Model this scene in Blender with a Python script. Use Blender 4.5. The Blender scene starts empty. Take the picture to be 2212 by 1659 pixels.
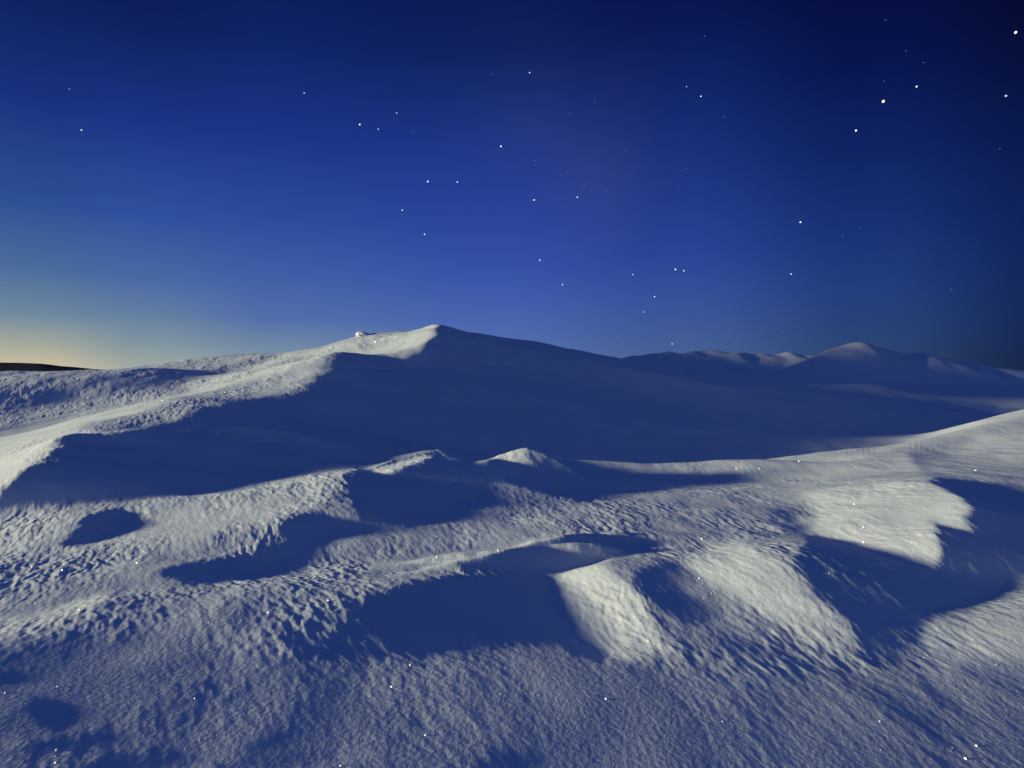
import bpy, math, random
import numpy as np
from mathutils import Vector

# ------------------------------------------------------------------ camera
FPX, CU, CV = 1228.0, 1106.0, 829.5          # focal length and centre in units of a 2212 x 1659 picture
PITCH = math.radians(1.143)
CAMZ = 1.5
sc = bpy.context.scene
cam_d = bpy.data.cameras.new("camera")
cam_d.sensor_width = 36.0
cam_d.lens = 36.0 * FPX / 2212.0
cam_d.clip_start = 0.05
cam_d.clip_end = 9000
cam = bpy.data.objects.new("camera", cam_d)
sc.collection.objects.link(cam)
cam.location = (0, 0, CAMZ)
cam.rotation_euler = (math.radians(90) - PITCH, 0, 0)
sc.camera = cam

# ------------------------------------------------------------------ exposure
sc.view_settings.view_transform = 'Standard'
sc.view_settings.look = 'None'
sc.view_settings.gamma = 1.0
sc.view_settings.exposure = 0.26
sc.cycles.max_bounces = 5
sc.cycles.diffuse_bounces = 3

# ------------------------------------------------------------------ low warm light from the left, a little beyond
EL = math.radians(6.5)
AZ = math.radians(-8.0)                        # a little to the camera's side of pure left
LDIR = Vector((-math.cos(AZ) * math.cos(EL), math.sin(AZ) * math.cos(EL), math.sin(EL)))
sun_d = bpy.data.lights.new("sun", 'SUN')
sun_d.energy = 4.6
sun_d.angle = math.radians(4.0)
sun_d.color = (1.0, 0.97, 0.64)
sun = bpy.data.objects.new("sun", sun_d)
sc.collection.objects.link(sun)
sun.rotation_euler = LDIR.to_track_quat('Z', 'Y').to_euler()
sun.location = (-20, 5, 12)

# ------------------------------------------------------------------ dusk sky
def lin(c):
    return tuple(((x / 255.0) / 12.92 if x / 255.0 <= 0.04045 else ((x / 255.0 + 0.055) / 1.055) ** 2.4) for x in c)

world = bpy.data.worlds.new("World")
sc.world = world
world.use_nodes = True
nt = world.node_tree
nt.nodes.clear()
N, L = nt.nodes, nt.links
def node(t, **k):
    n = N.new(t)
    for a, b in k.items():
        setattr(n, a, b)
    return n
def math_n(op, a, b=None, clamp=False):
    n = node('ShaderNodeMath', operation=op, use_clamp=clamp)
    for i, v in enumerate((a, b)):
        if v is None: continue
        if isinstance(v, (int, float)): n.inputs[i].default_value = v
        else: L.new(v, n.inputs[i])
    return n.outputs[0]
tc = node('ShaderNodeTexCoord')
sep = node('ShaderNodeSeparateXYZ')
L.new(tc.outputs['Generated'], sep.inputs[0])
el_out = math_n('ARCSINE', sep.outputs[2])
elr = math_n('DIVIDE', el_out, math.radians(60), True)      # 0 at the horizon, 1 at 60 degrees
az_out = math_n('ARCTAN2', sep.outputs[0], sep.outputs[1])  # 0 straight ahead, + to the right
# columns of the sky: azimuth in degrees -> list of (elevation deg, sRGB)
SKY = [
 (-178, [(0,(38,60,115)),(10,(40,64,120)),(60,(38,61,117))]),
 (-100, [(0,(90,110,150)),(10,(40,60,118)),(60,(35,59,116))]),
 (-58, [(0,(232,200,150)),(2.5,(200,190,150)),(5,(150,165,160)),(8,(100,135,165)),(13,(46,78,140)),(20,(26,50,118)),(27,(12,30,84)),(33,(6,14,58)),(60,(35,59,116))]),
 (-40, [(0,(214,196,164)),(2.0,(166,170,156)),(4.5,(110,136,158)),(8,(74,107,156)),(13,(44,78,148)),(20,(25,50,126)),(27,(14,32,94)),(34,(6,16,68)),(60,(35,59,116))]),
 (-33, [(0,(165,172,162)),(2.5,(128,148,160)),(5,(98,126,162)),(8,(72,104,164)),(13,(47,80,156)),(20,(27,53,133)),(27,(14,32,94)),(34,(6,16,70)),(60,(35,59,116))]),
 (-22, [(0,(140,155,160)),(2.5,(110,135,165)),(5,(82,110,170)),(9,(62,94,166)),(14,(44,74,154)),(21,(27,53,134)),(28,(16,36,104)),(35,(8,21,78)),(60,(35,59,116))]),
 (-2,  [(0,(92,116,168)),(3,(82,109,174)),(6,(70,98,173)),(10,(54,82,166)),(15,(41,68,154)),(22,(28,53,131)),(29,(14,32,94)),(36,(8,20,74)),(60,(35,59,116))]),
 (16,  [(0,(78,101,148)),(3,(67,93,150)),(7,(54,82,154)),(11,(41,69,149)),(16,(31,58,135)),(23,(20,42,114)),(30,(11,25,84)),(36,(5,13,64)),(60,(35,59,116))]),
 (32,  [(0,(48,68,108)),(3,(42,68,118)),(7,(34,62,125)),(12,(24,50,118)),(18,(16,36,100)),(25,(8,20,76)),(32,(4,10,54)),(60,(35,59,116))]),
 (44,  [(0,(22,36,72)),(4,(21,40,86)),(9,(17,36,90)),(15,(12,28,80)),(22,(6,15,58)),(30,(3,6,36)),(60,(35,59,116))]),
 (110, [(0,(40,62,120)),(10,(35,59,116)),(60,(35,59,116))]),
 (178, [(0,(38,60,115)),(10,(40,64,120)),(60,(38,61,117))]),
]
prev = None
prev_az = None
for azd, rows in SKY:
    r = node('ShaderNodeValToRGB')
    cr = r.color_ramp
    while len(cr.elements) > 1: cr.elements.remove(cr.elements[-1])
    for i, (e, c) in enumerate(rows):
        x = e / 60.0
        elx = cr.elements[0] if i == 0 else cr.elements.new(x)
        elx.position = x
        l = lin(c)
        elx.color = (l[0], l[1], l[2], 1)
    L.new(elr, r.inputs[0])
    if prev is None:
        prev = r.outputs[0]
    else:
        mr = node('ShaderNodeMapRange', interpolation_type='SMOOTHSTEP', clamp=True)
        L.new(az_out, mr.inputs['Value'])
        mr.inputs['From Min'].default_value = math.radians(prev_az)
        mr.inputs['From Max'].default_value = math.radians(azd)
        mx = node('ShaderNodeMix', data_type='RGBA')
        L.new(mr.outputs[0], mx.inputs['Factor'])
        L.new(prev, mx.inputs['A']); L.new(r.outputs[0], mx.inputs['B'])
        prev = mx.outputs['Result']
    prev_az = azd
# faint glow of the milky way
def pix_dir(u, v):
    a, t = (u - CU) / FPX, (CV - v) / FPX
    d = Vector((a, math.cos(PITCH) + t * math.sin(PITCH), -math.sin(PITCH) + t * math.cos(PITCH)))
    return d.normalized()
for (u, v, k, col, amt) in [(1270, 390, 160, (0.011, 0.006, 0.004, 1), 1.0), (1180, 300, 120, (0.003, 0.002, 0.003, 1), 1.0), (1140, 90, 160, (0.001, 0.002, 0.004, 1), 1.0)]:
    dt = node('ShaderNodeVectorMath', operation='DOT_PRODUCT')
    L.new(tc.outputs['Generated'], dt.inputs[0])
    dt.inputs[1].default_value = pix_dir(u, v)
    g = math_n('POWER', math_n('MAXIMUM', dt.outputs['Value'], 0.0), float(k))
    nz = node('ShaderNodeTexNoise'); nz.inputs['Scale'].default_value = 7.0
    L.new(tc.outputs['Generated'], nz.inputs['Vector'])
    g = math_n('MULTIPLY', g, math_n('MULTIPLY', nz.outputs[0], 1.6))
    mx = node('ShaderNodeMix', data_type='RGBA', blend_type='ADD')
    L.new(g, mx.inputs['Factor']); L.new(prev, mx.inputs['A']); mx.inputs['B'].default_value = col
    prev = mx.outputs['Result']
bg = node('ShaderNodeBackground')
bg.inputs['Strength'].default_value = 0.84
L.new(prev, bg.inputs['Color'])
wo = node('ShaderNodeOutputWorld')
L.new(bg.outputs[0], wo.inputs[0])

# ------------------------------------------------------------------ terrain of wind-blown snow
def Vh(v, Y):                                   # height that a point Y metres ahead needs to stand at picture row v
    t = (CV - v) / FPX
    return CAMZ + Y * (-math.sin(PITCH) + t * math.cos(PITCH)) / (math.cos(PITCH) + t * math.sin(PITCH))
def project(x, y, z):
    zc = np.maximum(y * math.cos(PITCH) - (z - CAMZ) * math.sin(PITCH), 0.05)
    yc = y * math.sin(PITCH) + (z - CAMZ) * math.cos(PITCH)
    return CU + FPX * x / zc, CV - FPX * yc / zc

CTRL = []                                       # (u, depth, height)
PULL = set()
def P(u, v, Y): CTRL.append((u, Y, Vh(v, Y)))
def Q(u, v, Y): PULL.add(len(CTRL)); P(u, v, Y)     # a point the finished surface has to pass through
def Hh(u, Y, h): CTRL.append((u, Y, h))
for u in (-900, -300, 100, 500, 900, 1300, 1700, 2100, 2600, 3200):
    for Y, tilt in ((1.0, .08), (1.7, .08), (2.4, .075), (3.0, .05), (4.6, 0)):
        Hh(u, Y, -tilt * (u - CU) / FPX * Y)
for u in (300, 700, 1100, 1500, 1900, 2300): Hh(u, 6.2, 0.02)
Hh(-900, 8, 0.3); Hh(-900, 16, 0.6); Hh(3000, 8, 0.2); Hh(3000, 16, 0.5)
Hh(-400, 6.0, 0.1); Hh(-400, 9, 0.6); Hh(-300, 13, 1.0); Hh(-300, 19, 0.9)
# left flank, from the near foot to the skyline
P(0, 1040, 6.3); P(0, 950, 7.6); P(0, 900, 9.5); P(0, 862, 11.5); Q(0, 824, 14); Q(100, 808, 15); Hh(0, 18, 1.0); Hh(0, 26, 0.4)
P(100, 1050, 7.0); P(250, 1040, 7.3); P(400, 1020, 7.8)
P(120, 975, 7.8); P(230, 936, 8.7); P(230, 895, 10.5); P(230, 845, 13.5); Q(230, 791, 17); Hh(230, 21, 1.2); Hh(230, 30, 0.5)
P(440, 882, 11); P(440, 830, 15); Q(440, 770, 21); Hh(440, 24.5, 1.4); Hh(440, 34, 1.0)
P(600, 862, 12.6); P(600, 805, 17); Q(600, 754, 24); Hh(600, 28, 1.5); Hh(600, 34, 1.0)
P(700, 797, 15.2); P(700, 778, 19.5); Q(700, 740, 26.5); Hh(700, 30, 2.0); Hh(700, 38, 2.0)
P(800, 777, 18.0); P(860, 768, 20); Q(800, 728, 26.5); Hh(800, 30.5, 2.8)
P(500, 960, 9.3); P(640, 930, 11); P(760, 940, 11.4); P(700, 870, 13.6); P(820, 850, 15)
P(880, 755, 21.5); Q(950, 727, 24); Q(900, 730, 25.2); P(950, 790, 19); P(950, 860, 15.6); P(950, 930, 12.8); P(950, 985, 11.2)
Q(1020, 711, 24.2)
Q(1100, 716, 24); P(1100, 800, 19.5); P(1100, 880, 15.5); P(1100, 950, 13)
Q(1200, 747, 24); Q(1300, 779, 23); P(1300, 850, 18.5); P(1300, 920, 15.5); Q(1300, 985, 13.2)
Q(1400, 798, 22.5); Q(1500, 815, 22); P(1500, 880, 20); Q(1500, 970, 14.2)
Q(1600, 824, 24); Q(1700, 830, 26); Hh(930, 29, 3.55); P(1700, 895, 23); Q(1700, 985, 13.8)
P(1900, 832, 36); P(1900, 890, 26); Q(1900, 1000, 13.6)
P(2050, 852, 38); P(2050, 935, 20)
P(2212, 860, 38); P(2212, 880, 30); Q(2130, 908, 14); Q(2212, 884, 16); Q(2330, 868, 18); P(2212, 900, 22); P(2212, 930, 10.5); P(2300, 872, 30); P(2450, 890, 28)
Hh(2700, 20, 0.0); Hh(2700, 35, 0.0)
# near rim in front of the trough
P(560, 1000, 8.3); P(700, 990, 8.4); Q(760, 984, 8.3); Q(860, 980, 8.6); P(940, 980, 9.0)
P(1010, 1030, 8.4); P(1200, 1020, 9.4)
Q(1240, 1003, 10.0); Q(1350, 1003, 10.0); Q(1480, 1003, 10.1); Q(1650, 1000, 10.4); Q(1880, 991, 10.6); Q(1300, 1022, 9.4); Q(1450, 1024, 9.3); Q(1600, 1026, 9.3); Q(1330, 1012, 12.0); Q(1480, 1014, 12.0); Q(1650, 1014, 12.2); Q(1850, 1012, 12.4); P(1960, 968, 11); P(2050, 930, 12.5)
P(2000, 1034, 7.6); P(2212, 1020, 8.2); P(1700, 1050, 7.6)
# behind and hidden part of the big drift
Hh(900, 32, 3.3); Hh(1000, 40, 4.0); Hh(850, 55, 4.4); Hh(700, 75, 3.2); Hh(500, 60, 2.4); Hh(200, 60, 0.6); Hh(0, 60, 0.3)
Hh(1150, 40, 2.2); Hh(1300, 36, 1.0); Hh(1300, 27, 1.5); Hh(1200, 28, 2.2); Hh(1400, 27, 1.0); Hh(1500, 27, 0.6); Hh(1100, 28, 2.9)
# far snow hills on the right
Hh(1280, 70, 1.0); Hh(1700, 60, 0.2); Hh(2200, 60, 0.0); Hh(2600, 60, 0)
P(1450, 826, 45); P(1750, 832, 44); P(2000, 834, 44); P(2200, 836, 46)
for u in (-900, -300, 300, 900, 1500, 2100, 2700):
    if u > 0: Hh(u, 95, -1.5)
CT = np.array(CTRL)
TB = None
def dom(u, Y): return (u - CU) / FPX, 1.1 * np.log(Y)
cx, cy = dom(CT[:, 0], CT[:, 1])
RC = 0.035
def kern(dx, dy): return -np.sqrt(dx * dx + dy * dy + RC * RC)
Kmat = kern(cx[:, None] - cx[None, :], cy[:, None] - cy[None, :])
n = len(CT)
A = np.zeros((n + 1, n + 1)); A[:n, :n] = Kmat - np.eye(n) * 0.002; A[:n, n] = 1; A[n, :n] = 1
GA = np.linspace(-1.9, 2.0, 400); GL = np.linspace(math.log(0.9), math.log(110), 480)
ga, gl = np.meshgrid(GA, GL)
# the base surface tabulated on a smooth (a, ln Y) grid
def table(hts):
    W = np.linalg.solve(A, np.concatenate([hts, [0]]))
    T = np.full(ga.shape, W[n])
    for i in range(n): T += W[i] * kern(ga - cx[i], 1.1 * gl - cy[i])
    return T
def bil(T, fx, fy):
    fx = np.clip(fx, 0, T.shape[1] - 1.001); fy = np.clip(fy, 0, T.shape[0] - 1.001)
    ix = fx.astype(np.int32); iy = fy.astype(np.int32); tx = fx - ix; ty = fy - iy
    return (T[iy, ix] * (1 - tx) * (1 - ty) + T[iy, ix + 1] * tx * (1 - ty) + T[iy + 1, ix] * (1 - tx) * ty + T[iy + 1, ix + 1] * tx * ty)
def base(x, y):
    yy = np.maximum(y, 0.95); a = x / yy
    return bil(TB, (a - GA[0]) / (GA[1] - GA[0]), (np.log(yy) - GL[0]) / (GL[1] - GL[0]))

# --- noise
rs = np.random.RandomState(7)
PERM = rs.rand(512, 512) * 2 * math.pi
PC, PS = np.cos(PERM), np.sin(PERM)
def gnoise(x, y):
    ix = np.floor(x).astype(np.int64); iy = np.floor(y).astype(np.int64)
    fx = x - ix; fy = y - iy
    wx = fx * fx * fx * (fx * (fx * 6 - 15) + 10); wy = fy * fy * fy * (fy * (fy * 6 - 15) + 10)
    def g(dx, dy):
        a, b = (iy + dy) & 511, (ix + dx) & 511
        return PC[a, b] * (fx - dx) + PS[a, b] * (fy - dy)
    return ((g(0, 0) * (1 - wx) + g(1, 0) * wx) * (1 - wy) + (g(0, 1) * (1 - wx) + g(1, 1) * wx) * wy)
# --- how each patch of snow is tilted along the light: (outline, slope, softness)
S = 0.25                                        # table resolution
MW, MH = 2212 + 800, 1300                       # u from -400 to 2612, v from 500 to 1800
U0, V0 = -400.0, 500.0
mw, mh = int(MW * S), int(MH * S)
mu, mv = np.meshgrid(U0 + (np.arange(mw) + .5) / S, V0 + (np.arange(mh) + .5) / S)
def gblur(T, sig):
    if sig <= 0: return T
    r = int(3 * sig) + 1
    k = np.exp(-np.arange(-r, r + 1) ** 2 / (2 * sig * sig)); k /= k.sum()
    T = np.pad(T, ((r, r), (r, r)), mode='edge')
    T = sum(k[i] * T[:, i:T.shape[1] - 2 * r + i] for i in range(2 * r + 1))
    T = sum(k[i] * T[i:T.shape[0] - 2 * r + i, :] for i in range(2 * r + 1))
    return T
def inside(poly):
    c = np.zeros(mu.shape, bool)
    m = len(poly)
    for i in range(m):
        x1, y1 = poly[i]; x2, y2 = poly[(i + 1) % m]
        if y1 == y2: continue
        cond = ((mv < y1) != (mv < y2)) & (mu < (x2 - x1) * (mv - y1) / (y2 - y1) + x1)
        c ^= cond
    return c.astype(float)
def ell(cx_, cy_, rx, ry, rot=0):
    o = []
    for k in range(20):
        t = k * math.pi / 10; x = rx * math.cos(t); y = ry * math.sin(t); r = math.radians(rot)
        o.append((cx_ + x * math.cos(r) - y * math.sin(r), cy_ + x * math.sin(r) + y * math.cos(r)))
    return o
DK = -0.165
SHADE_RIDGE_H = 26.4  # height of the unseen ridge added to block the low light
SLOPE = [
 # big drift, lit flank
 ([(-400,840),(0,815),(170,795),(450,768),(600,755),(760,725),(950,708),(930,735),(860,770),(700,795),(650,840),(560,865),(440,880),(380,905),(230,938),(100,985),(0,1060),(-400,1200)], .17, 6),
 ([(-400,830),(0,812),(170,792),(560,755),(620,764),(500,800),(300,850),(0,905),(-400,960)], .03, 8),
 ([(-300,860),(0,845),(130,836),(180,862),(100,880),(0,884),(-300,900)], -.09, 10),
 ([(-400,1000),(0,925),(300,878),(600,800),(780,755),(945,714),(905,757),(700,790),(500,832),(300,890),(0,960),(-400,1060)], .50, 5),
 ([(380,845),(600,772),(740,736),(950,710),(955,720),(640,788),(430,845)], .42, 5),
 ([(-400,1000),(0,940),(150,925),(230,933),(100,972),(40,1012),(0,1060),(-400,1200)], .36, 6),
 # big drift, lee side and the trough
 ([(950,705),(930,735),(860,768),(720,795),(690,830),(600,870),(440,885),(390,905),(235,938),(130,965),(60,1010),(10,1060),(-20,1100),(180,1085),(430,1062),(600,1015),(760,978),(940,970),(1000,1000),(1020,998),(1135,967),(1200,985),(1240,1005),(1480,1000),(1880,988),(1960,955),(2050,920),(2130,890),(2212,855),(2500,840),(2500,650),(1500,650),(1100,690)], DK, 5),
 ([(1960,955),(2050,920),(2130,890),(2212,855),(2500,850),(2500,1020),(2212,1040),(2000,1020),(1880,992)], -.02, 8),
 ([(2050,985),(2120,945),(2212,925),(2500,900),(2500,1010),(2212,1000),(2100,1000)], .08, 10),
 # near left
 ([(-400,1200),(0,1105),(200,1087),(430,1070),(600,1030),(740,985),(770,1010),(700,1080),(600,1130),(300,1180),(0,1200),(-400,1280)], .12, 8),
 (ell(205,1138,80,24,-24), -.34, 5),
 ([(600,1165),(615,1125),(700,1108),(735,1150),(650,1190),(560,1232),(430,1256),(330,1240),(400,1215),(520,1200)], -.25, 7),
 ([(770,990),(860,975),(945,969),(900,1000),(840,1015)], .14, 4),
 ([(760,1005),(850,1015),(950,975),(1000,1000),(1130,985),(1200,985),(1250,1020),(1300,1046),(1600,1041),(1590,1048),(1350,1062),(1250,1082),(1150,1060),(1080,1042),(1000,1078),(950,1115),(880,1140),(790,1128),(745,1060)], -.175, 5),
 ([(1015,999),(1080,974),(1138,962),(1145,978),(1060,998)], .12, 3),
 ([(1240,1006),(1480,1003),(1880,992),(1960,985),(2000,1020),(1700,1045),(1590,1038),(1290,1038)], .09, 5),
 # near right
 ([(1690,1066),(1900,1040),(2000,1033),(2060,1063),(2100,1108),(2112,1148),(2070,1137),(2012,1122),(2045,1190),(2028,1228),(1900,1200),(1750,1150),(1760,1100)], .22, 9),
 ([(1985,1031),(2100,1038),(2212,1068),(2500,1150),(2500,1200),(2212,1275),(2100,1312),(1990,1322),(1965,1400),(1940,1440),(1865,1420),(1870,1360),(1780,1290),(1720,1220),(1735,1160),(1850,1182),(2028,1230),(2048,1190),(2015,1125),(2070,1139),(2114,1149),(2104,1100),(2062,1060)], -.175, 5),
 ([(1860,1350),(2010,1320),(1970,1400),(1945,1445),(1860,1425)], -.09, 9),
 ([(2212,1230),(2500,1200),(2500,1400),(2212,1420),(2040,1440),(1985,1370),(2010,1325),(2110,1315)], .10, 8),
 ([(1640,1110),(1730,1100),(1745,1170),(1700,1160)], -.10, 8),
 ([(1480,1215),(1600,1165),(1720,1250),(1870,1390),(1780,1400),(1650,1320),(1520,1260)], .17, 10),
 ([(1370,1240),(1430,1212),(1500,1260),(1570,1320),(1530,1352),(1450,1330),(1380,1290)], -.14, 8),
 ([(1500,1370),(1640,1380),(1800,1440),(1560,1430)], -.06, 12),
 ([(1172,1242),(1300,1222),(1380,1300),(1440,1400),(1380,1424),(1300,1418),(1240,1370),(1212,1310)], .30, 7),
 ([(740,1315),(850,1270),(1000,1245),(1150,1232),(1188,1280),(1228,1362),(1315,1420),(1290,1430),(1180,1386),(1000,1396),(850,1411),(720,1428),(560,1370),(620,1320)], -.175, 5),
 ([(960,1199),(1040,1186),(1330,1160),(1335,1170),(1000,1203),(850,1230)], .34, 3),
 ([(980,1209),(1200,1188),(1350,1172),(1400,1184),(1330,1198),(1270,1226),(1150,1236),(1000,1226)], -.19, 4),
 ([(-300,1400),(0,1342),(100,1315),(250,1283),(225,1312),(60,1360),(0,1368),(-300,1440)], .20, 6),
 ([(-300,1450),(0,1385),(120,1368),(500,1372),(400,1402),(200,1412),(0,1422),(-300,1500)], -.09, 10),
 ([(500,1330),(650,1260),(760,1310),(700,1400),(560,1400)], -.06, 10),
 # foot of the picture
 (ell(105,1545,42,28,20), -.40, 7),
 (ell(15,1465,30,12,-5), -.30, 4),
 (ell(160,1608,120,11,-3), -.30, 4),
 (ell(300,1648,150,13,-6), -.32, 4),
 (ell(600,1638,150,10,-5), -.26, 4),
 (ell(430,1478,60,5,-2), -.16, 4),
 (ell(600,1595,60,12,-20), -.16, 6),
 (ell(1110,1650,90,18,-6), -.24, 6),
 (ell(860,1500,160,26,28), -.05, 10),
 # faint light on the far hills
 (ell(1660,805,60,12,-12), .05, 5), (ell(1725,788,22,14,-40), .12, 5), (ell(1900,792,16,30,-35), .10, 5), (ell(1850,808,40,8,5), .0, 5),
]
MS = 0.005 - 0.082 * np.clip((mv - 1380) / 80, 0, 1)
for poly, val, soft in SLOPE:
    m_ = gblur(inside(poly), soft * S)
    MS = MS * (1 - m_) + val * m_
# --- how rough the crust is
ROUGH = [
 ([(950,700),(860,768),(700,800),(640,880),(440,900),(235,945),(60,1015),(0,1095),(430,1060),(760,985),(1135,960),(1240,1005),(1900,985),(2612,830),(2612,500),(950,500)], .10, 8),
 ([(-400,1000),(0,925),(300,878),(600,800),(780,755),(945,714),(905,757),(700,790),(500,832),(300,890),(0,960),(60,1010),(-400,1200)], .12, 6),
 ([(1240,1000),(1900,985),(2612,830),(2612,1060),(2000,1030),(1300,1045)], .45, 6),
 ([(1690,1060),(2000,1030),(2612,1060),(2612,1210),(2212,1275),(2000,1310),(1900,1340),(1700,1200)], .75, 8),
 ([(-400,1400),(150,1372),(500,1400),(720,1430),(1180,1392),(1320,1432),(1500,1470),(1900,1450),(2612,1400),(2612,1800),(-400,1800)], .32, 8),
 ([(800,1290),(1150,1240),(1230,1370),(1180,1384),(850,1408)], .12, 6),
 ([(760,1030),(1000,1000),(1240,1010),(1290,1050),(1100,1035),(880,1130),(800,1110)], .12, 6),
 ([(1480,1220),(1600,1180),(1720,1260),(1740,1320),(1600,1290)], .5, 8),
 ([(790,1240),(800,1216),(1000,1184),(1340,1155),(1400,1185),(1260,1225),(1000,1228)], .08, 5),
]
MR = np.full(mu.shape, 0.9)
for poly, val, soft in ROUGH:
    m_ = gblur(inside(poly), soft * S)
    MR = MR * (1 - m_) + val * m_
def look(T, u, v): return bil(T, (u - U0) * S - .5, (v - V0) * S - .5)

HT = CT[:, 2].copy()
TB = table(HT)
# --- carve the surface so that its tilt along the light follows the table
DX = 0.032
XS = np.arange(-28, 30, DX); YS = np.arange(0.8, 34, DX)
gx, gy = np.meshgrid(XS, YS)
B = base(gx, gy)
def gauss_edge(x, lo, hi, w): return np.clip((x - lo) / w, 0, 1) * np.clip((hi - x) / w, 0, 1)
win = gauss_edge(gx, XS[0], XS[-1], 3.0) * gauss_edge(gy, YS[0] - 1.0, YS[-1], 5.0)
lx, ly = math.cos(AZ), -math.sin(AZ)            # the way the light travels over the ground
LAM, MU = 0.05, 0.14
H = B.copy()
cX, cY = (CT[:, 0] - CU) / FPX * CT[:, 1], CT[:, 1]
near = (cX > XS[0] + 1) & (cX < XS[-1] - 1) & (cY < 30) & np.array([i in PULL for i in range(n)])
KXf = np.fft.fftfreq(2 * gx.shape[1], DX)[None, :] * 2 * math.pi
KYf = np.fft.fftfreq(2 * gx.shape[0], DX)[:, None] * 2 * math.pi
klf = KXf * lx + KYf * ly; kcf = -KXf * ly + KYf * lx
FILT = (-1j * klf) / (klf ** 2 + LAM * kcf ** 2 + MU)
nearw = np.clip((14 - gy) / 8, 0, 1)
WU = 34 * gnoise(gx / 0.45 + 3, gy / 0.6) * nearw + 16 * gnoise(gx / 0.15 + 3, gy / 0.2) * nearw + 30 * gnoise(gx / 1.2, gy / 1.6) * (1 - nearw)
WV = 12 * gnoise(gx / 0.5 + 63, gy / 0.6) * nearw
WS = 0.04 * gnoise(gx / 1.1 + 23, gy / 1.5) + 0.05 * gnoise(gx / 0.5 + 13, gy / 0.8 + 5) + 0.07 * gnoise(gx / 0.24 + 43, gy / 0.4 + 5)
EX = 0
for it in range(6):
    u_, v_ = project(gx, gy, H)
    s_ = look(MS, u_ + WU, v_ + WV) + WS
    by, bx = np.gradient(B, DX)
    if it > 0:
        hy, hx = np.gradient(H, DX)
        EX = np.clip(EX + 0.5 * (s_ - hx * lx - hy * ly), -0.22, 0.22)
    fade = np.clip((u_ + 260) / 240, 0, 1) * np.clip((2460 - u_) / 240, 0, 1)
    pad = np.zeros((2 * gx.shape[0], 2 * gx.shape[1]))
    pad[:gx.shape[0], :gx.shape[1]] = (s_ + EX - (bx * lx + by * ly)) * win * fade   # what the base lacks
    D = np.real(np.fft.ifft2(np.fft.fft2(pad) * FILT))[:gx.shape[0], :gx.shape[1]]
    H = B + D * win
    if it < 5:                                   # pull the sum back through the surveyed points
        at = bil(H, (cX - XS[0]) / DX, (cY - YS[0]) / DX)
        HT = HT + np.where(near, 0.7 * (CT[:, 2] - at), 0)
        TB = table(HT); B = base(gx, gy)
        H = B + D * win
# sharp wind-cut crests: (u, v, depth) along the crest, steepness of its left and right flank
def spine(Hg, pts, left_s, right_s, soft):
    p = np.array([((u - CU) / FPX * Y, Y, Vh(v, Y)) for u, v, Y in pts])
    t = np.linspace(0, len(p) - 1, 90)
    q = np.stack([np.interp(t, np.arange(len(p)), p[:, i]) for i in range(3)], 1)
    sel = (np.abs(gx - q[:, 0].mean()) < 3) & (np.abs(gy - q[:, 1].mean()) < 3)
    X_, Y_ = gx[sel], gy[sel]
    best = np.full(X_.shape, -9.0)
    for a in range(len(q) - 1):
        dx_, dy_ = X_ - q[a, 0], Y_ - q[a, 1]
        tx, ty = q[a + 1, 0] - q[a, 0], q[a + 1, 1] - q[a, 1]
        d = np.hypot(dx_, dy_)
        side = (tx * dy_ - ty * dx_) / (np.hypot(tx, ty) * np.maximum(d, 1e-6))   # +1 left, -1 right
        sl = right_s + (left_s - right_s) * (0.5 + 0.5 * side)
        best = np.maximum(best, q[a, 2] - sl * d - 0.0 * d)
    g = Hg[sel]; m = np.maximum(g, best)
    out = Hg.copy()
    out[sel] = m + soft * np.log(np.exp((g - m) / soft) + np.exp((best - m) / soft))
    return out
H = spine(H, [(946, 970, 8.55), (915, 976, 8.4), (850, 992, 8.05), (785, 1018, 7.4), (762, 1062, 6.5), (795, 1132, 5.75)], 0.30, 0.42, 0.015)
H = spine(H, [(1005, 1014, 8.45), (1040, 999, 8.5), (1080, 982, 8.55), (1115, 970, 8.6), (1138, 966, 8.62), (1175, 978, 8.5), (1215, 999, 8.3), (1250, 1022, 8.1)], 0.95, 0.36, 0.02)
H = spine(H, [(800, 1232, 4.45), (900, 1210, 4.50), (1000, 1194, 4.55), (1150, 1180, 4.61), (1250, 1172, 4.65), (1300, 1174, 4.68), (1340, 1184, 4.70)], 0.30, 1.1, 0.004)
H = H - 0.17 * np.exp(-((gx + 5.2) / 0.9) ** 2 - ((gy - 8.9) / 0.8) ** 2)
# sink each hollow until it lies in the shade of its own rim; beyond it the snow climbs back at a lit slope
def sink(Hg, fall, climb):
    u_, v_ = project(gx, gy, Hg)
    md = np.clip((-0.11 - look(MS, u_ + WU * .5, v_ + WV * .5)) / 0.04, 0, 1) * np.where(gx > -1.4, np.clip((9.0 - gy) / 0.6, 0, 1), np.clip((13 - gy) / 2, 0, 1)) * fade * (1 - np.clip((gx + 0.9) / 0.3, 0, 1) * np.clip((gy - 7.8) / 0.3, 0, 1) * np.clip((1.6 - gx) / 0.3, 0, 1) * np.clip((9.9 - gy) / 0.3, 0, 1))
    out = Hg.copy()
    sh = math.tan(AZ) * -1.0                     # rows the light drifts per column
    rowi = np.arange(gy.shape[0], dtype=float)
    ray = Hg[:, 0].copy(); dl = np.zeros(gy.shape[0])
    for c in range(1, gx.shape[1]):
        ray = np.interp(rowi - sh, rowi, ray) - fall * DX
        dl = np.interp(rowi - sh, rowi, dl)
        cur = Hg[:, c]
        want = np.minimum(cur, ray - 0.004) - cur
        rec = np.minimum(0, dl + climb * DX)
        dl = np.maximum(np.where(md[:, c] > 0, want * md[:, c], 0), -0.8)
        dl = np.minimum(dl, rec)
        out[:, c] = cur + dl
        ray = np.maximum(ray, out[:, c])
    d = gblur(out - Hg, 1.6)
    return Hg + d
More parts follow.
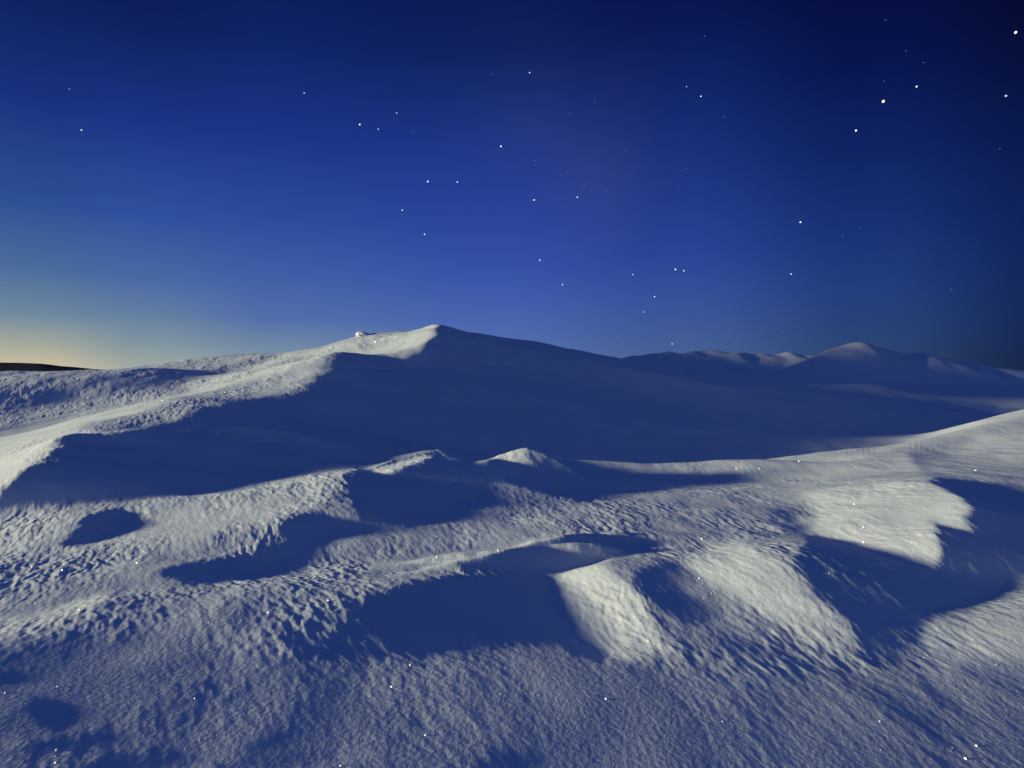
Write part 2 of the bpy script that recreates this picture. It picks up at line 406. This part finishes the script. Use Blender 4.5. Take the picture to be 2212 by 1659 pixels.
H = sink(H, math.tan(EL + math.radians(0.9)), 0.30)
DD = (H - B)

def crust(x, y, ang):
    sa, ca = math.sin(ang), math.cos(ang)        # the grain runs a little left of straight ahead
    p = x * ca + y * sa; q = -x * sa + y * ca
    p = p + 0.03 * gnoise(x * 3 + 9, y * 3)
    t = 0.0066 * gnoise(p / 0.046, q / 0.105 + 3)
    t = t + 0.0034 * gnoise(p / 0.026 + 31, q / 0.055 + 7) * np.clip((8 - y) / 3, 0, 1)
    t = t + 0.0062 * gnoise(p / 0.10 + 11, q / 0.24 + 5)
    t = t + 0.010 * gnoise(p / 0.33 + 2, q / 0.7 + 1)
    far = np.clip((y - 8) / 8, 0, 1)
    return t + far * (0.013 * gnoise(p / 0.20 + 77, q / 0.4) + 0.007 * gnoise(p / 0.11 + 7, q / 0.2))
def texture(x, y, r):
    r = r * 0.85
    w = np.clip((x / np.maximum(y, 1.5) + 0.35) / 0.7, 0, 1); w = w * w * (3 - 2 * w)
    t = (crust(x, y, math.radians(36)) * (1 - w) + crust(x + 50, y, math.radians(14)) * w) / np.sqrt(w * w + (1 - w) ** 2)
    t = t * (0.62 + 0.38 * np.clip((y - 2.6) / 1.4, 0, 1))
    clump = 0.35 + 1.15 * np.clip(0.5 + 1.5 * gnoise(x / 0.8 + 40, y / 1.2 + 40) + 0.5 * gnoise(x / 0.3 + 4, y / 0.5), 0, 1)
    return t * r * clump + 0.04 * gnoise(x / 1.3 + 9, y / 2.2) * np.clip((y - 10) / 5, 0, 1) + 0.012 * gnoise(x / 0.5 + 29, y / 0.9) * np.clip((y - 10) / 5, 0, 1)
def calm_edge(x, y):
    """the crust is wiped smooth along the thin wind-cut crest"""
    d = y - (4.58 + 0.085 * x)
    return 1 - 0.85 * np.clip((x + 1.2) / 0.4, 0, 1) * np.clip((1.1 - x) / 0.2, 0, 1) * np.exp(-(d / 0.10) ** 2)
def height(x, y, tex=True):
    b = base(x, y)
    inside_ = (x > XS[0]) & (x < XS[-1] - DX) & (y < YS[-1] - DX)
    dd = bil(DD, (x - XS[0]) / DX, (y - YS[0]) / DX)
    h = b + np.where(inside_, dd, 0)
    if tex:
        u_, v_ = project(x, y, h)
        r = look(MR, u_, v_)
        h = h + texture(x, y, r * calm_edge(x, y)) * np.clip((60 - y) / 30, 0, 1)
    return h

def grid_mesh(name, X, Y, Z):
    R, Cn = X.shape
    me = bpy.data.meshes.new(name)
    me.vertices.add(R * Cn)
    me.vertices.foreach_set('co', np.stack([X, Y, Z], -1).astype(np.float32).ravel())
    i = np.arange(R - 1)[:, None] * Cn + np.arange(Cn - 1)[None, :]
    q = np.stack([i, i + 1, i + 1 + Cn, i + Cn], -1).reshape(-1, 4)
    nf = len(q)
    me.loops.add(nf * 4); me.polygons.add(nf)
    me.loops.foreach_set('vertex_index', q.astype(np.int32).ravel())
    me.polygons.foreach_set('loop_start', (np.arange(nf) * 4).astype(np.int32))
    me.polygons.foreach_set('use_smooth', np.ones(nf, bool))
    me.update(calc_edges=True)
    ob = bpy.data.objects.new(name, me)
    sc.collection.objects.link(ob)
    return ob

# ------------------------------------------------------------------ materials
def snow_material(name, bump=1.0, col=(0.80, 0.83, 0.86)):
    m = bpy.data.materials.new(name); m.use_nodes = True
    t = m.node_tree; b = t.nodes['Principled BSDF']
    b.inputs['Roughness'].default_value = 0.62
    b.inputs['Specular IOR Level'].default_value = 0.25
    tcn = t.nodes.new('ShaderNodeTexCoord')
    n1 = t.nodes.new('ShaderNodeTexNoise'); n1.inputs['Scale'].default_value = 45; n1.inputs['Detail'].default_value = 4
    n2 = t.nodes.new('ShaderNodeTexNoise'); n2.inputs['Scale'].default_value = 1.3; n2.inputs['Detail'].default_value = 5
    t.links.new(tcn.outputs['Object'], n1.inputs['Vector']); t.links.new(tcn.outputs['Object'], n2.inputs['Vector'])
    rr = t.nodes.new('ShaderNodeValToRGB')
    rr.color_ramp.elements[0].position = 0.3; rr.color_ramp.elements[1].position = 0.7
    rr.color_ramp.elements[0].color = (col[0] * .95, col[1] * .95, col[2] * .95, 1)
    rr.color_ramp.elements[1].color = (col[0] * 1.03, col[1] * 1.03, col[2] * 1.03, 1)
    t.links.new(n2.outputs[0], rr.inputs[0]); t.links.new(rr.outputs[0], b.inputs['Base Color'])
    bp = t.nodes.new('ShaderNodeBump'); bp.inputs['Strength'].default_value = 0.5 * bump; bp.inputs['Distance'].default_value = 0.006
    t.links.new(n1.outputs[0], bp.inputs['Height']); t.links.new(bp.outputs[0], b.inputs['Normal'])
    return m
snow = snow_material('snow')

# ------------------------------------------------------------------ ground
acols = np.concatenate([np.linspace(-1.75, -0.96, 90, endpoint=False), np.arange(-0.96, 0.98, 0.00135), np.linspace(0.98, 1.8, 90)])
rows = np.exp(np.arange(math.log(1.0), math.log(100), 0.0034))
am, ym = np.meshgrid(acols, rows)
xm = am * ym
zm = height(xm, ym)
edge = np.clip((ym - 80) / 20, 0, 1)
zm = zm * (1 - edge) + (-3.2) * edge
ground = grid_mesh('ground', xm, ym, zm)
ground['kind'] = 'structure'
ground.data.materials.append(snow)

xb, yb = np.meshgrid(np.linspace(-22, 22, 300), np.linspace(-14, 1.15, 120))
zb = 0.25 * gnoise(xb / 3.0, yb / 3.0 + 20) * np.clip((0.9 - yb) / 2, 0, 1) - 0.012
snowback = grid_mesh('snowfield', xb, yb, zb)
snowback['kind'] = 'structure'
snowback.data.materials.append(snow)

xf, yf = np.meshgrid(np.linspace(-4000, 4000, 160), np.linspace(-3000, 5000, 160))
plain = grid_mesh('terrain', xf, yf, -3.3 + 0 * xf)
plain['kind'] = 'structure'
plain.data.materials.append(snow)

# far hills under the left glow and round the right; backlit shade is put into their dark colour
def backlit_mat():
    m = bpy.data.materials.new('backlit_fell'); m.use_nodes = True
    t = m.node_tree; b = t.nodes['Principled BSDF']
    nz = t.nodes.new('ShaderNodeTexNoise'); nz.inputs['Scale'].default_value = 0.02; nz.inputs['Detail'].default_value = 6
    tcn = t.nodes.new('ShaderNodeTexCoord'); t.links.new(tcn.outputs['Object'], nz.inputs['Vector'])
    rr = t.nodes.new('ShaderNodeValToRGB')
    rr.color_ramp.elements[0].color = (0.03, 0.035, 0.045, 1); rr.color_ramp.elements[1].color = (0.07, 0.075, 0.09, 1)
    t.links.new(nz.outputs[0], rr.inputs[0]); t.links.new(rr.outputs[0], b.inputs['Base Color'])
    b.inputs['Roughness'].default_value = 0.95; b.inputs['Specular IOR Level'].default_value = 0.0
    return m
fell = backlit_mat()
# (u, top row) skyline at its true distance
D0 = 900.0
sky_u = np.array([-1400, -700, -200, 0, 90, 180, 280, 500, 900, 1300, 1600, 2000, 2212, 2700, 3600])
sky_v = np.array([795, 780, 776, 783, 786, 795, 803, 803, 800, 798, 795, 796, 798, 790, 800])
uu = np.linspace(-1400, 3600, 400)
top = np.interp(uu, sky_u, sky_v)
prof = np.linspace(0, 1, 24)
UU, PP = np.meshgrid(uu, prof)
YY = D0 - 140 + PP * 280
XX = (UU - CU) / FPX * YY
TH = np.array([Vh(v, D0) for v in top])[None, :] + 0 * PP
ZZ = -6 + (TH + 6) * np.sin(PP * math.pi) ** 1.3 + 1.2 * gnoise(XX / 40, YY / 40) * np.sin(PP * math.pi)
hills = grid_mesh('hills', XX, YY, ZZ)
hills['kind'] = 'structure'
hills.data.materials.append(fell)
def range_mesh(sk, D1, half, seed, mat, rough):
    u1 = np.linspace(sk[0][0], sk[-1][0], 700)
    tp = np.interp(u1, [p[0] for p in sk], [p[1] for p in sk])
    k_ = np.exp(-np.arange(-12, 13) ** 2 / 40.0); k_ /= k_.sum()
    tp = np.convolve(np.pad(tp, 12, mode='edge'), k_, mode='valid')
    hh = np.array([Vh(v, D1) for v in tp])
    pp = np.linspace(0, 1, 90)
    U1, P1 = np.meshgrid(u1, pp)
    Y1 = D1 - half + P1 * 2 * half
    X1 = (U1 - CU) / FPX * D1 + (P1 - .5) * half * 0.5
    sh = np.sin(P1 * math.pi) ** 1.6
    Z1 = -3.0 + (hh[None, :] + 3.0) * sh
    Z1 = Z1 + rough * sh * (1 - 0.75 * sh) * 2.2 * (gnoise(X1 / 7 + seed, Y1 / 9 + seed) + 0.5 * gnoise(X1 / 2.6 + seed, Y1 / 4 + seed))
    o_ = grid_mesh('hills', X1, Y1, Z1)
    o_['kind'] = 'structure'
    o_.data.materials.append(mat)
range_mesh([(1480,850),(1560,828),(1620,812),(1690,795),(1740,776),(1790,757),(1830,748),(1858,745),(1900,750),(1940,763),(1965,767),(1980,765),(1990,762),(2002,768),(2050,782),(2110,790),(2212,798),(2500,802),(2700,815)], 60.0, 16.0, 3.0, snow, 1.5)
range_mesh([(1150,800),(1250,776),(1300,772),(1400,769),(1480,764),(1600,762),(1700,766),(1780,775),(1850,788),(1950,806),(2100,815)], 92.0, 20.0, 8.0, snow, 1.8)
# a made-up snow ridge, added out of view on the left to keep the low light off the far hills
xr, yr = np.meshgrid(np.linspace(-135, -60, 90), np.linspace(0, 110, 110))
zr = -3.4 + SHADE_RIDGE_H * np.exp(-((xr + 98) / 13.0) ** 2) * (1 / (1 + np.exp(-(yr - 15.5) / 1.0))) * np.clip((108 - yr) / 30, 0, 1) + 1.0 * gnoise(xr / 18, yr / 18)
shade_ridge = grid_mesh('hills', xr, yr, zr - 0.5)
shade_ridge['kind'] = 'structure'
shade_ridge.data.materials.append(snow)

def props(o, label, cat, group=None, kind=None):
    if label: o['label'] = label
    if cat: o['category'] = cat
    if group: o['group'] = group
    if kind: o['kind'] = kind

def hit(u, v):
    """where the line of sight through picture point (u, v) first meets the snow"""
    a = (u - CU) / FPX; t = (CV - v) / FPX
    dy = math.cos(PITCH) + t * math.sin(PITCH); dz = -math.sin(PITCH) + t * math.cos(PITCH)
    k = np.exp(np.linspace(math.log(1.6), math.log(40), 1500))
    X, Y, Zr = a * k, dy * k, CAMZ + dz * k
    Hs = height(X, Y)
    w = np.nonzero(Zr < Hs)[0]
    if len(w) == 0: return None
    i = w[0]
    return X[i], Y[i], Hs[i]

# ------------------------------------------------------------------ lump of snow on the skyline
def lump(name, loc, size, seed):
    import bmesh
    r = random.Random(seed)
    bm = bmesh.new()
    bmesh.ops.create_icosphere(bm, subdivisions=5, radius=1.0)
    off = r.random() * 50
    for v in bm.verts:
        c = v.co
        nn = gnoise(np.array([c.x * 1.3 + off]), np.array([c.y * 1.3 + c.z * 1.7 + off]))[0] * 0.28 + \
             gnoise(np.array([c.x * 3.4 + off]), np.array([c.z * 3.4 - c.y * 2.1 + off]))[0] * 0.10
        s = 1 + nn
        v.co = Vector((c.x * size[0] * s, c.y * size[1] * s, max(c.z, -0.55) * size[2] * s))
        if c.x > 0: v.co.z -= 0.35 * size[2] * (v.co.x / size[0]) ** 1.0
    for f in bm.faces: f.smooth = True
    me = bpy.data.meshes.new(name); bm.to_mesh(me); bm.free()
    me.materials.append(snow)
    o = bpy.data.objects.new(name, me); sc.collection.objects.link(o)
    o.location = loc
    return o
ys = np.linspace(15, 30, 300)
zs = height((787 - CU) / FPX * ys, ys)
_, vv = project((787 - CU) / FPX * ys, ys, zs)
i = int(np.argmin(vv))
ly_ = ys[i]
print('skyline at lump v', vv[i], 'Y', ly_)
o = lump('snow_chunk', ((785 - CU) / FPX * ly_, ly_ - 0.1, zs[i] + 0.0), (0.34, 0.30, 0.17), 3)
props(o, 'rounded lump of wind-packed snow perched on the skyline of the big lit drift', 'snow lump')

# ------------------------------------------------------------------ ice crystals that catch the light
GL_ = [(190,860,2.2),(300,775,1.5),(305,848,1.2),(350,866,1.5),(380,868,1.5),(485,848,1.5),(668,1028,2.4),(690,1018,1.6),(575,1050,1.8),(600,1050,1.4),(810,740,1.6),(865,738,1.6),(715,752,1.5),
 (145,1155,1.5),(235,1145,1.4),(237,1160,1.3),(68,1225,1.5),(134,1233,2),(295,1217,2.4),(75,1305,1.7),(310,1192,1.5),(170,1318,2.2),(943,1160,1.3),(1075,1190,1.6),(943,1205,2),(708,1298,2.2),(578,1325,2),(450,1345,1.8),(520,1340,1.4),
 (10,1498,2.6),(123,1485,2.2),(120,1622,2.8),(118,1650,2.2),(118,1635,1.6),(845,1485,2.2),(885,1438,2.2),(1308,1511,3.0),(918,1590,2.2),(735,1655,2),(430,1600,1.5),(1215,1287,2.0),(1214,1314,2.6),(1180,1330,1.3),
 (1400,1385,1.6),(1515,1165,2),(1725,997,1.6),(1640,1013,1.5),(1590,1015,1.4),(1865,1173,2.6),(1865,1140,1.6),(2107,1017,2),(1845,1090,1.6),(2085,1640,3),(2108,1612,2.2),(1940,1385,1.8),(1510,1250,1.3),(1790,1240,1.3),(1250,1120,1.2),(640,1290,1.1),(1080,1500,1.4),(1560,1560,1.4),(1900,1560,1.3),(420,1510,1.3)]
rg = random.Random(5)
for k in range(420):
    GL_.append((rg.uniform(0, 2212), rg.uniform(1000, 1655), rg.uniform(0.22, 0.6) if k % 6 else rg.uniform(.6, 1.0)))
verts, faces = [], []
for (u, v, s) in GL_:
    hp = hit(u, v)
    if hp is None: continue
    c = Vector((float(hp[0]), float(hp[1]), float(hp[2])))
    size = s * 0.68 * c.y / FPX * 1.6            # crystal half-width
    toc = (Vector((0, 0, CAMZ)) - c).normalized()
    nrm = (LDIR * 1.0 + toc * 0.9 + Vector((rg.uniform(-.15, .15), rg.uniform(-.15, .15), rg.uniform(-.1, .2)))).normalized()
    t1 = nrm.cross(Vector((0, 0, 1))).normalized(); t2 = nrm.cross(t1).normalized()
    c = c + Vector((0, 0, size * 0.1))
    b0 = len(verts)
    m_ = 6
    for k in range(m_):
        an = k * 2 * math.pi / m_ + rg.random() * .3
        rr_ = size * rg.uniform(.75, 1.1)
        verts.append(c + t1 * math.cos(an) * rr_ + t2 * math.sin(an) * rr_ * 0.9)
    for k in range(m_):
        verts.append(Vector(verts[b0 + k]) - nrm * size * 0.5)
    faces.append([b0 + k for k in range(m_)])
    faces.append([b0 + m_ + k for k in reversed(range(m_))])
    for k in range(m_):
        faces.append([b0 + k, b0 + m_ + k, b0 + m_ + (k + 1) % m_, b0 + (k + 1) % m_])
me = bpy.data.meshes.new('ice_crystals'); me.from_pydata([tuple(v) for v in verts], [], faces); me.update()
im = bpy.data.materials.new('ice_glint'); im.use_nodes = True
b = im.node_tree.nodes['Principled BSDF']
b.inputs['Base Color'].default_value = (0.93, 0.95, 0.97, 1); b.inputs['Roughness'].default_value = 0.3; b.inputs['IOR'].default_value = 1.5
me.materials.append(im)
ice = bpy.data.objects.new('ice_crystals', me); sc.collection.objects.link(ice)
props(ice, 'scattered ice crystals glinting on the snow crust', 'ice crystals', kind='stuff')

# ------------------------------------------------------------------ stars
import bmesh
def star_mesh(col, strength, nm):
    bm = bmesh.new(); bmesh.ops.create_icosphere(bm, subdivisions=2, radius=1.0)
    me = bpy.data.meshes.new(nm); bm.to_mesh(me); bm.free()
    m = bpy.data.materials.new(nm); m.use_nodes = True; t = m.node_tree; t.nodes.clear()
    e = t.nodes.new('ShaderNodeEmission'); e.inputs[0].default_value = (*col, 1); e.inputs[1].default_value = strength
    o_ = t.nodes.new('ShaderNodeOutputMaterial'); t.links.new(e.outputs[0], o_.inputs[0])
    me.materials.append(m)
    return me
SM_B = star_mesh((1, .98, .95), 1.6, 'bright_star_light')
SM_Y = star_mesh((1, .93, .70), 1.8, 'warm_star_light')
SM_M = star_mesh((.85, .9, 1), 0.9, 'star_light')
SM_F = star_mesh((.45, .58, 1), 0.42, 'faint_star_light')
GRP = 'stars in the dusk sky'
STARS = [
 (2194,70,4.2,'B','large bright star near the upper right corner of the sky'),
 (1908,219,5.0,'Y','brightest warm star, in the dark sky at the upper right'),
 (1849,282,3.6,'B','bright star just below and left of the brightest warm star'),
 (1980,187,3.4,'M','slightly smeared star above and right of the brightest warm star'),
 (2173,207,3.2,'M','smeared star at the right edge, below the large corner star'),
 (1729,480,3.3,'B','lone bright star midway up the sky on the right'),
 (1709,592,3.2,'M','bluish white star below the lone bright star on the right'),
 (1459,582,3.2,'B','left star of the close pair above the far hills'),
 (1477,585,2.5,'B','right, smaller star of the close pair above the far hills'),
 (1414,641,2.4,'B','star below and left of the close pair'),
 (1390,674,1.8,'B','small star below the one under the close pair'),
 (1367,593,2.0,'B','small star left of the close pair'),
 (1452,743,2.0,'B','star lowest in the sky, just over the far snow hills'),
 (1215,615,2.2,'B','small star above the right slope of the big drift'),
 (1166,562,2.6,'B','star up and left of the small one above the big drift slope'),
 (1247,426,2.5,'B','right star of the level pair right of centre'),
 (1154,432,3.0,'B','left, brighter star of the level pair right of centre'),
 (1082,316,3.2,'B','bright star above the centre of the sky'),
 (924,392,3.3,'B','left, brighter star of the level pair above the drift peak'),
 (988,393,2.5,'B','right star of the level pair above the drift peak'),
 (869,454,2.3,'B','star below and left of the level pair above the drift peak'),
 (917,506,2.7,'B','star straight above the peak of the big drift'),
 (777,269,3.0,'B','left star of the short row of three at upper left centre'),
 (817,279,2.3,'M','middle star of the short row of three at upper left centre'),
 (857,244,2.3,'M','raised star just right of the row at upper left centre'),
 (1144,157,2.6,'M','star high up near the top centre of the sky'),
 (1514,208,2.4,'B','star high in the sky left of the brightest warm star'),
 (1483,187,1.8,'M','small star just up and left of the high star at upper right centre'),
 (657,201,2.2,'M','single star high on the left side of the sky'),
 (176,281,2.6,'M','brighter smeared star far out on the left of the sky'),
 (150,192,2.2,'F','dim smeared star far out on the left, above the brighter one'),
]
FAINT = [(1156,347),(1224,373),(1352,326),(1485,365),(1563,253),(1447,627),(1586,741),(1688,718),(1697,731),(1820,510),(1857,491),(1522,78),(1913,43),(1957,110),(1995,135),(1910,175),(2160,322),(2055,625),(1062,160),(1284,220),(1262,402),(892,284),(1346,741),(1310,411),(1231,243),(1465,402)]
FAR = 4000.0
k = 0
MS_ = {'B': SM_B, 'Y': SM_Y, 'M': SM_M, 'F': SM_F}
for (u, v, s, c, lab) in STARS + [(u, v, 1.5, 'F', 'faint small star, barely brighter than the blue sky round it') for (u, v) in FAINT]:
    d = pix_dir(u, v)
    o = bpy.data.objects.new('star', MS_[c]); sc.collection.objects.link(o)
    o.location = Vector((0, 0, CAMZ)) + d * FAR
    rr_ = s * 0.40 * FAR / FPX
    o.scale = (rr_ * (1.15 if c in 'MF' else 1.0), rr_, rr_)
    props(o, lab, 'star', GRP)
print('verts', len(ground.data.vertices))
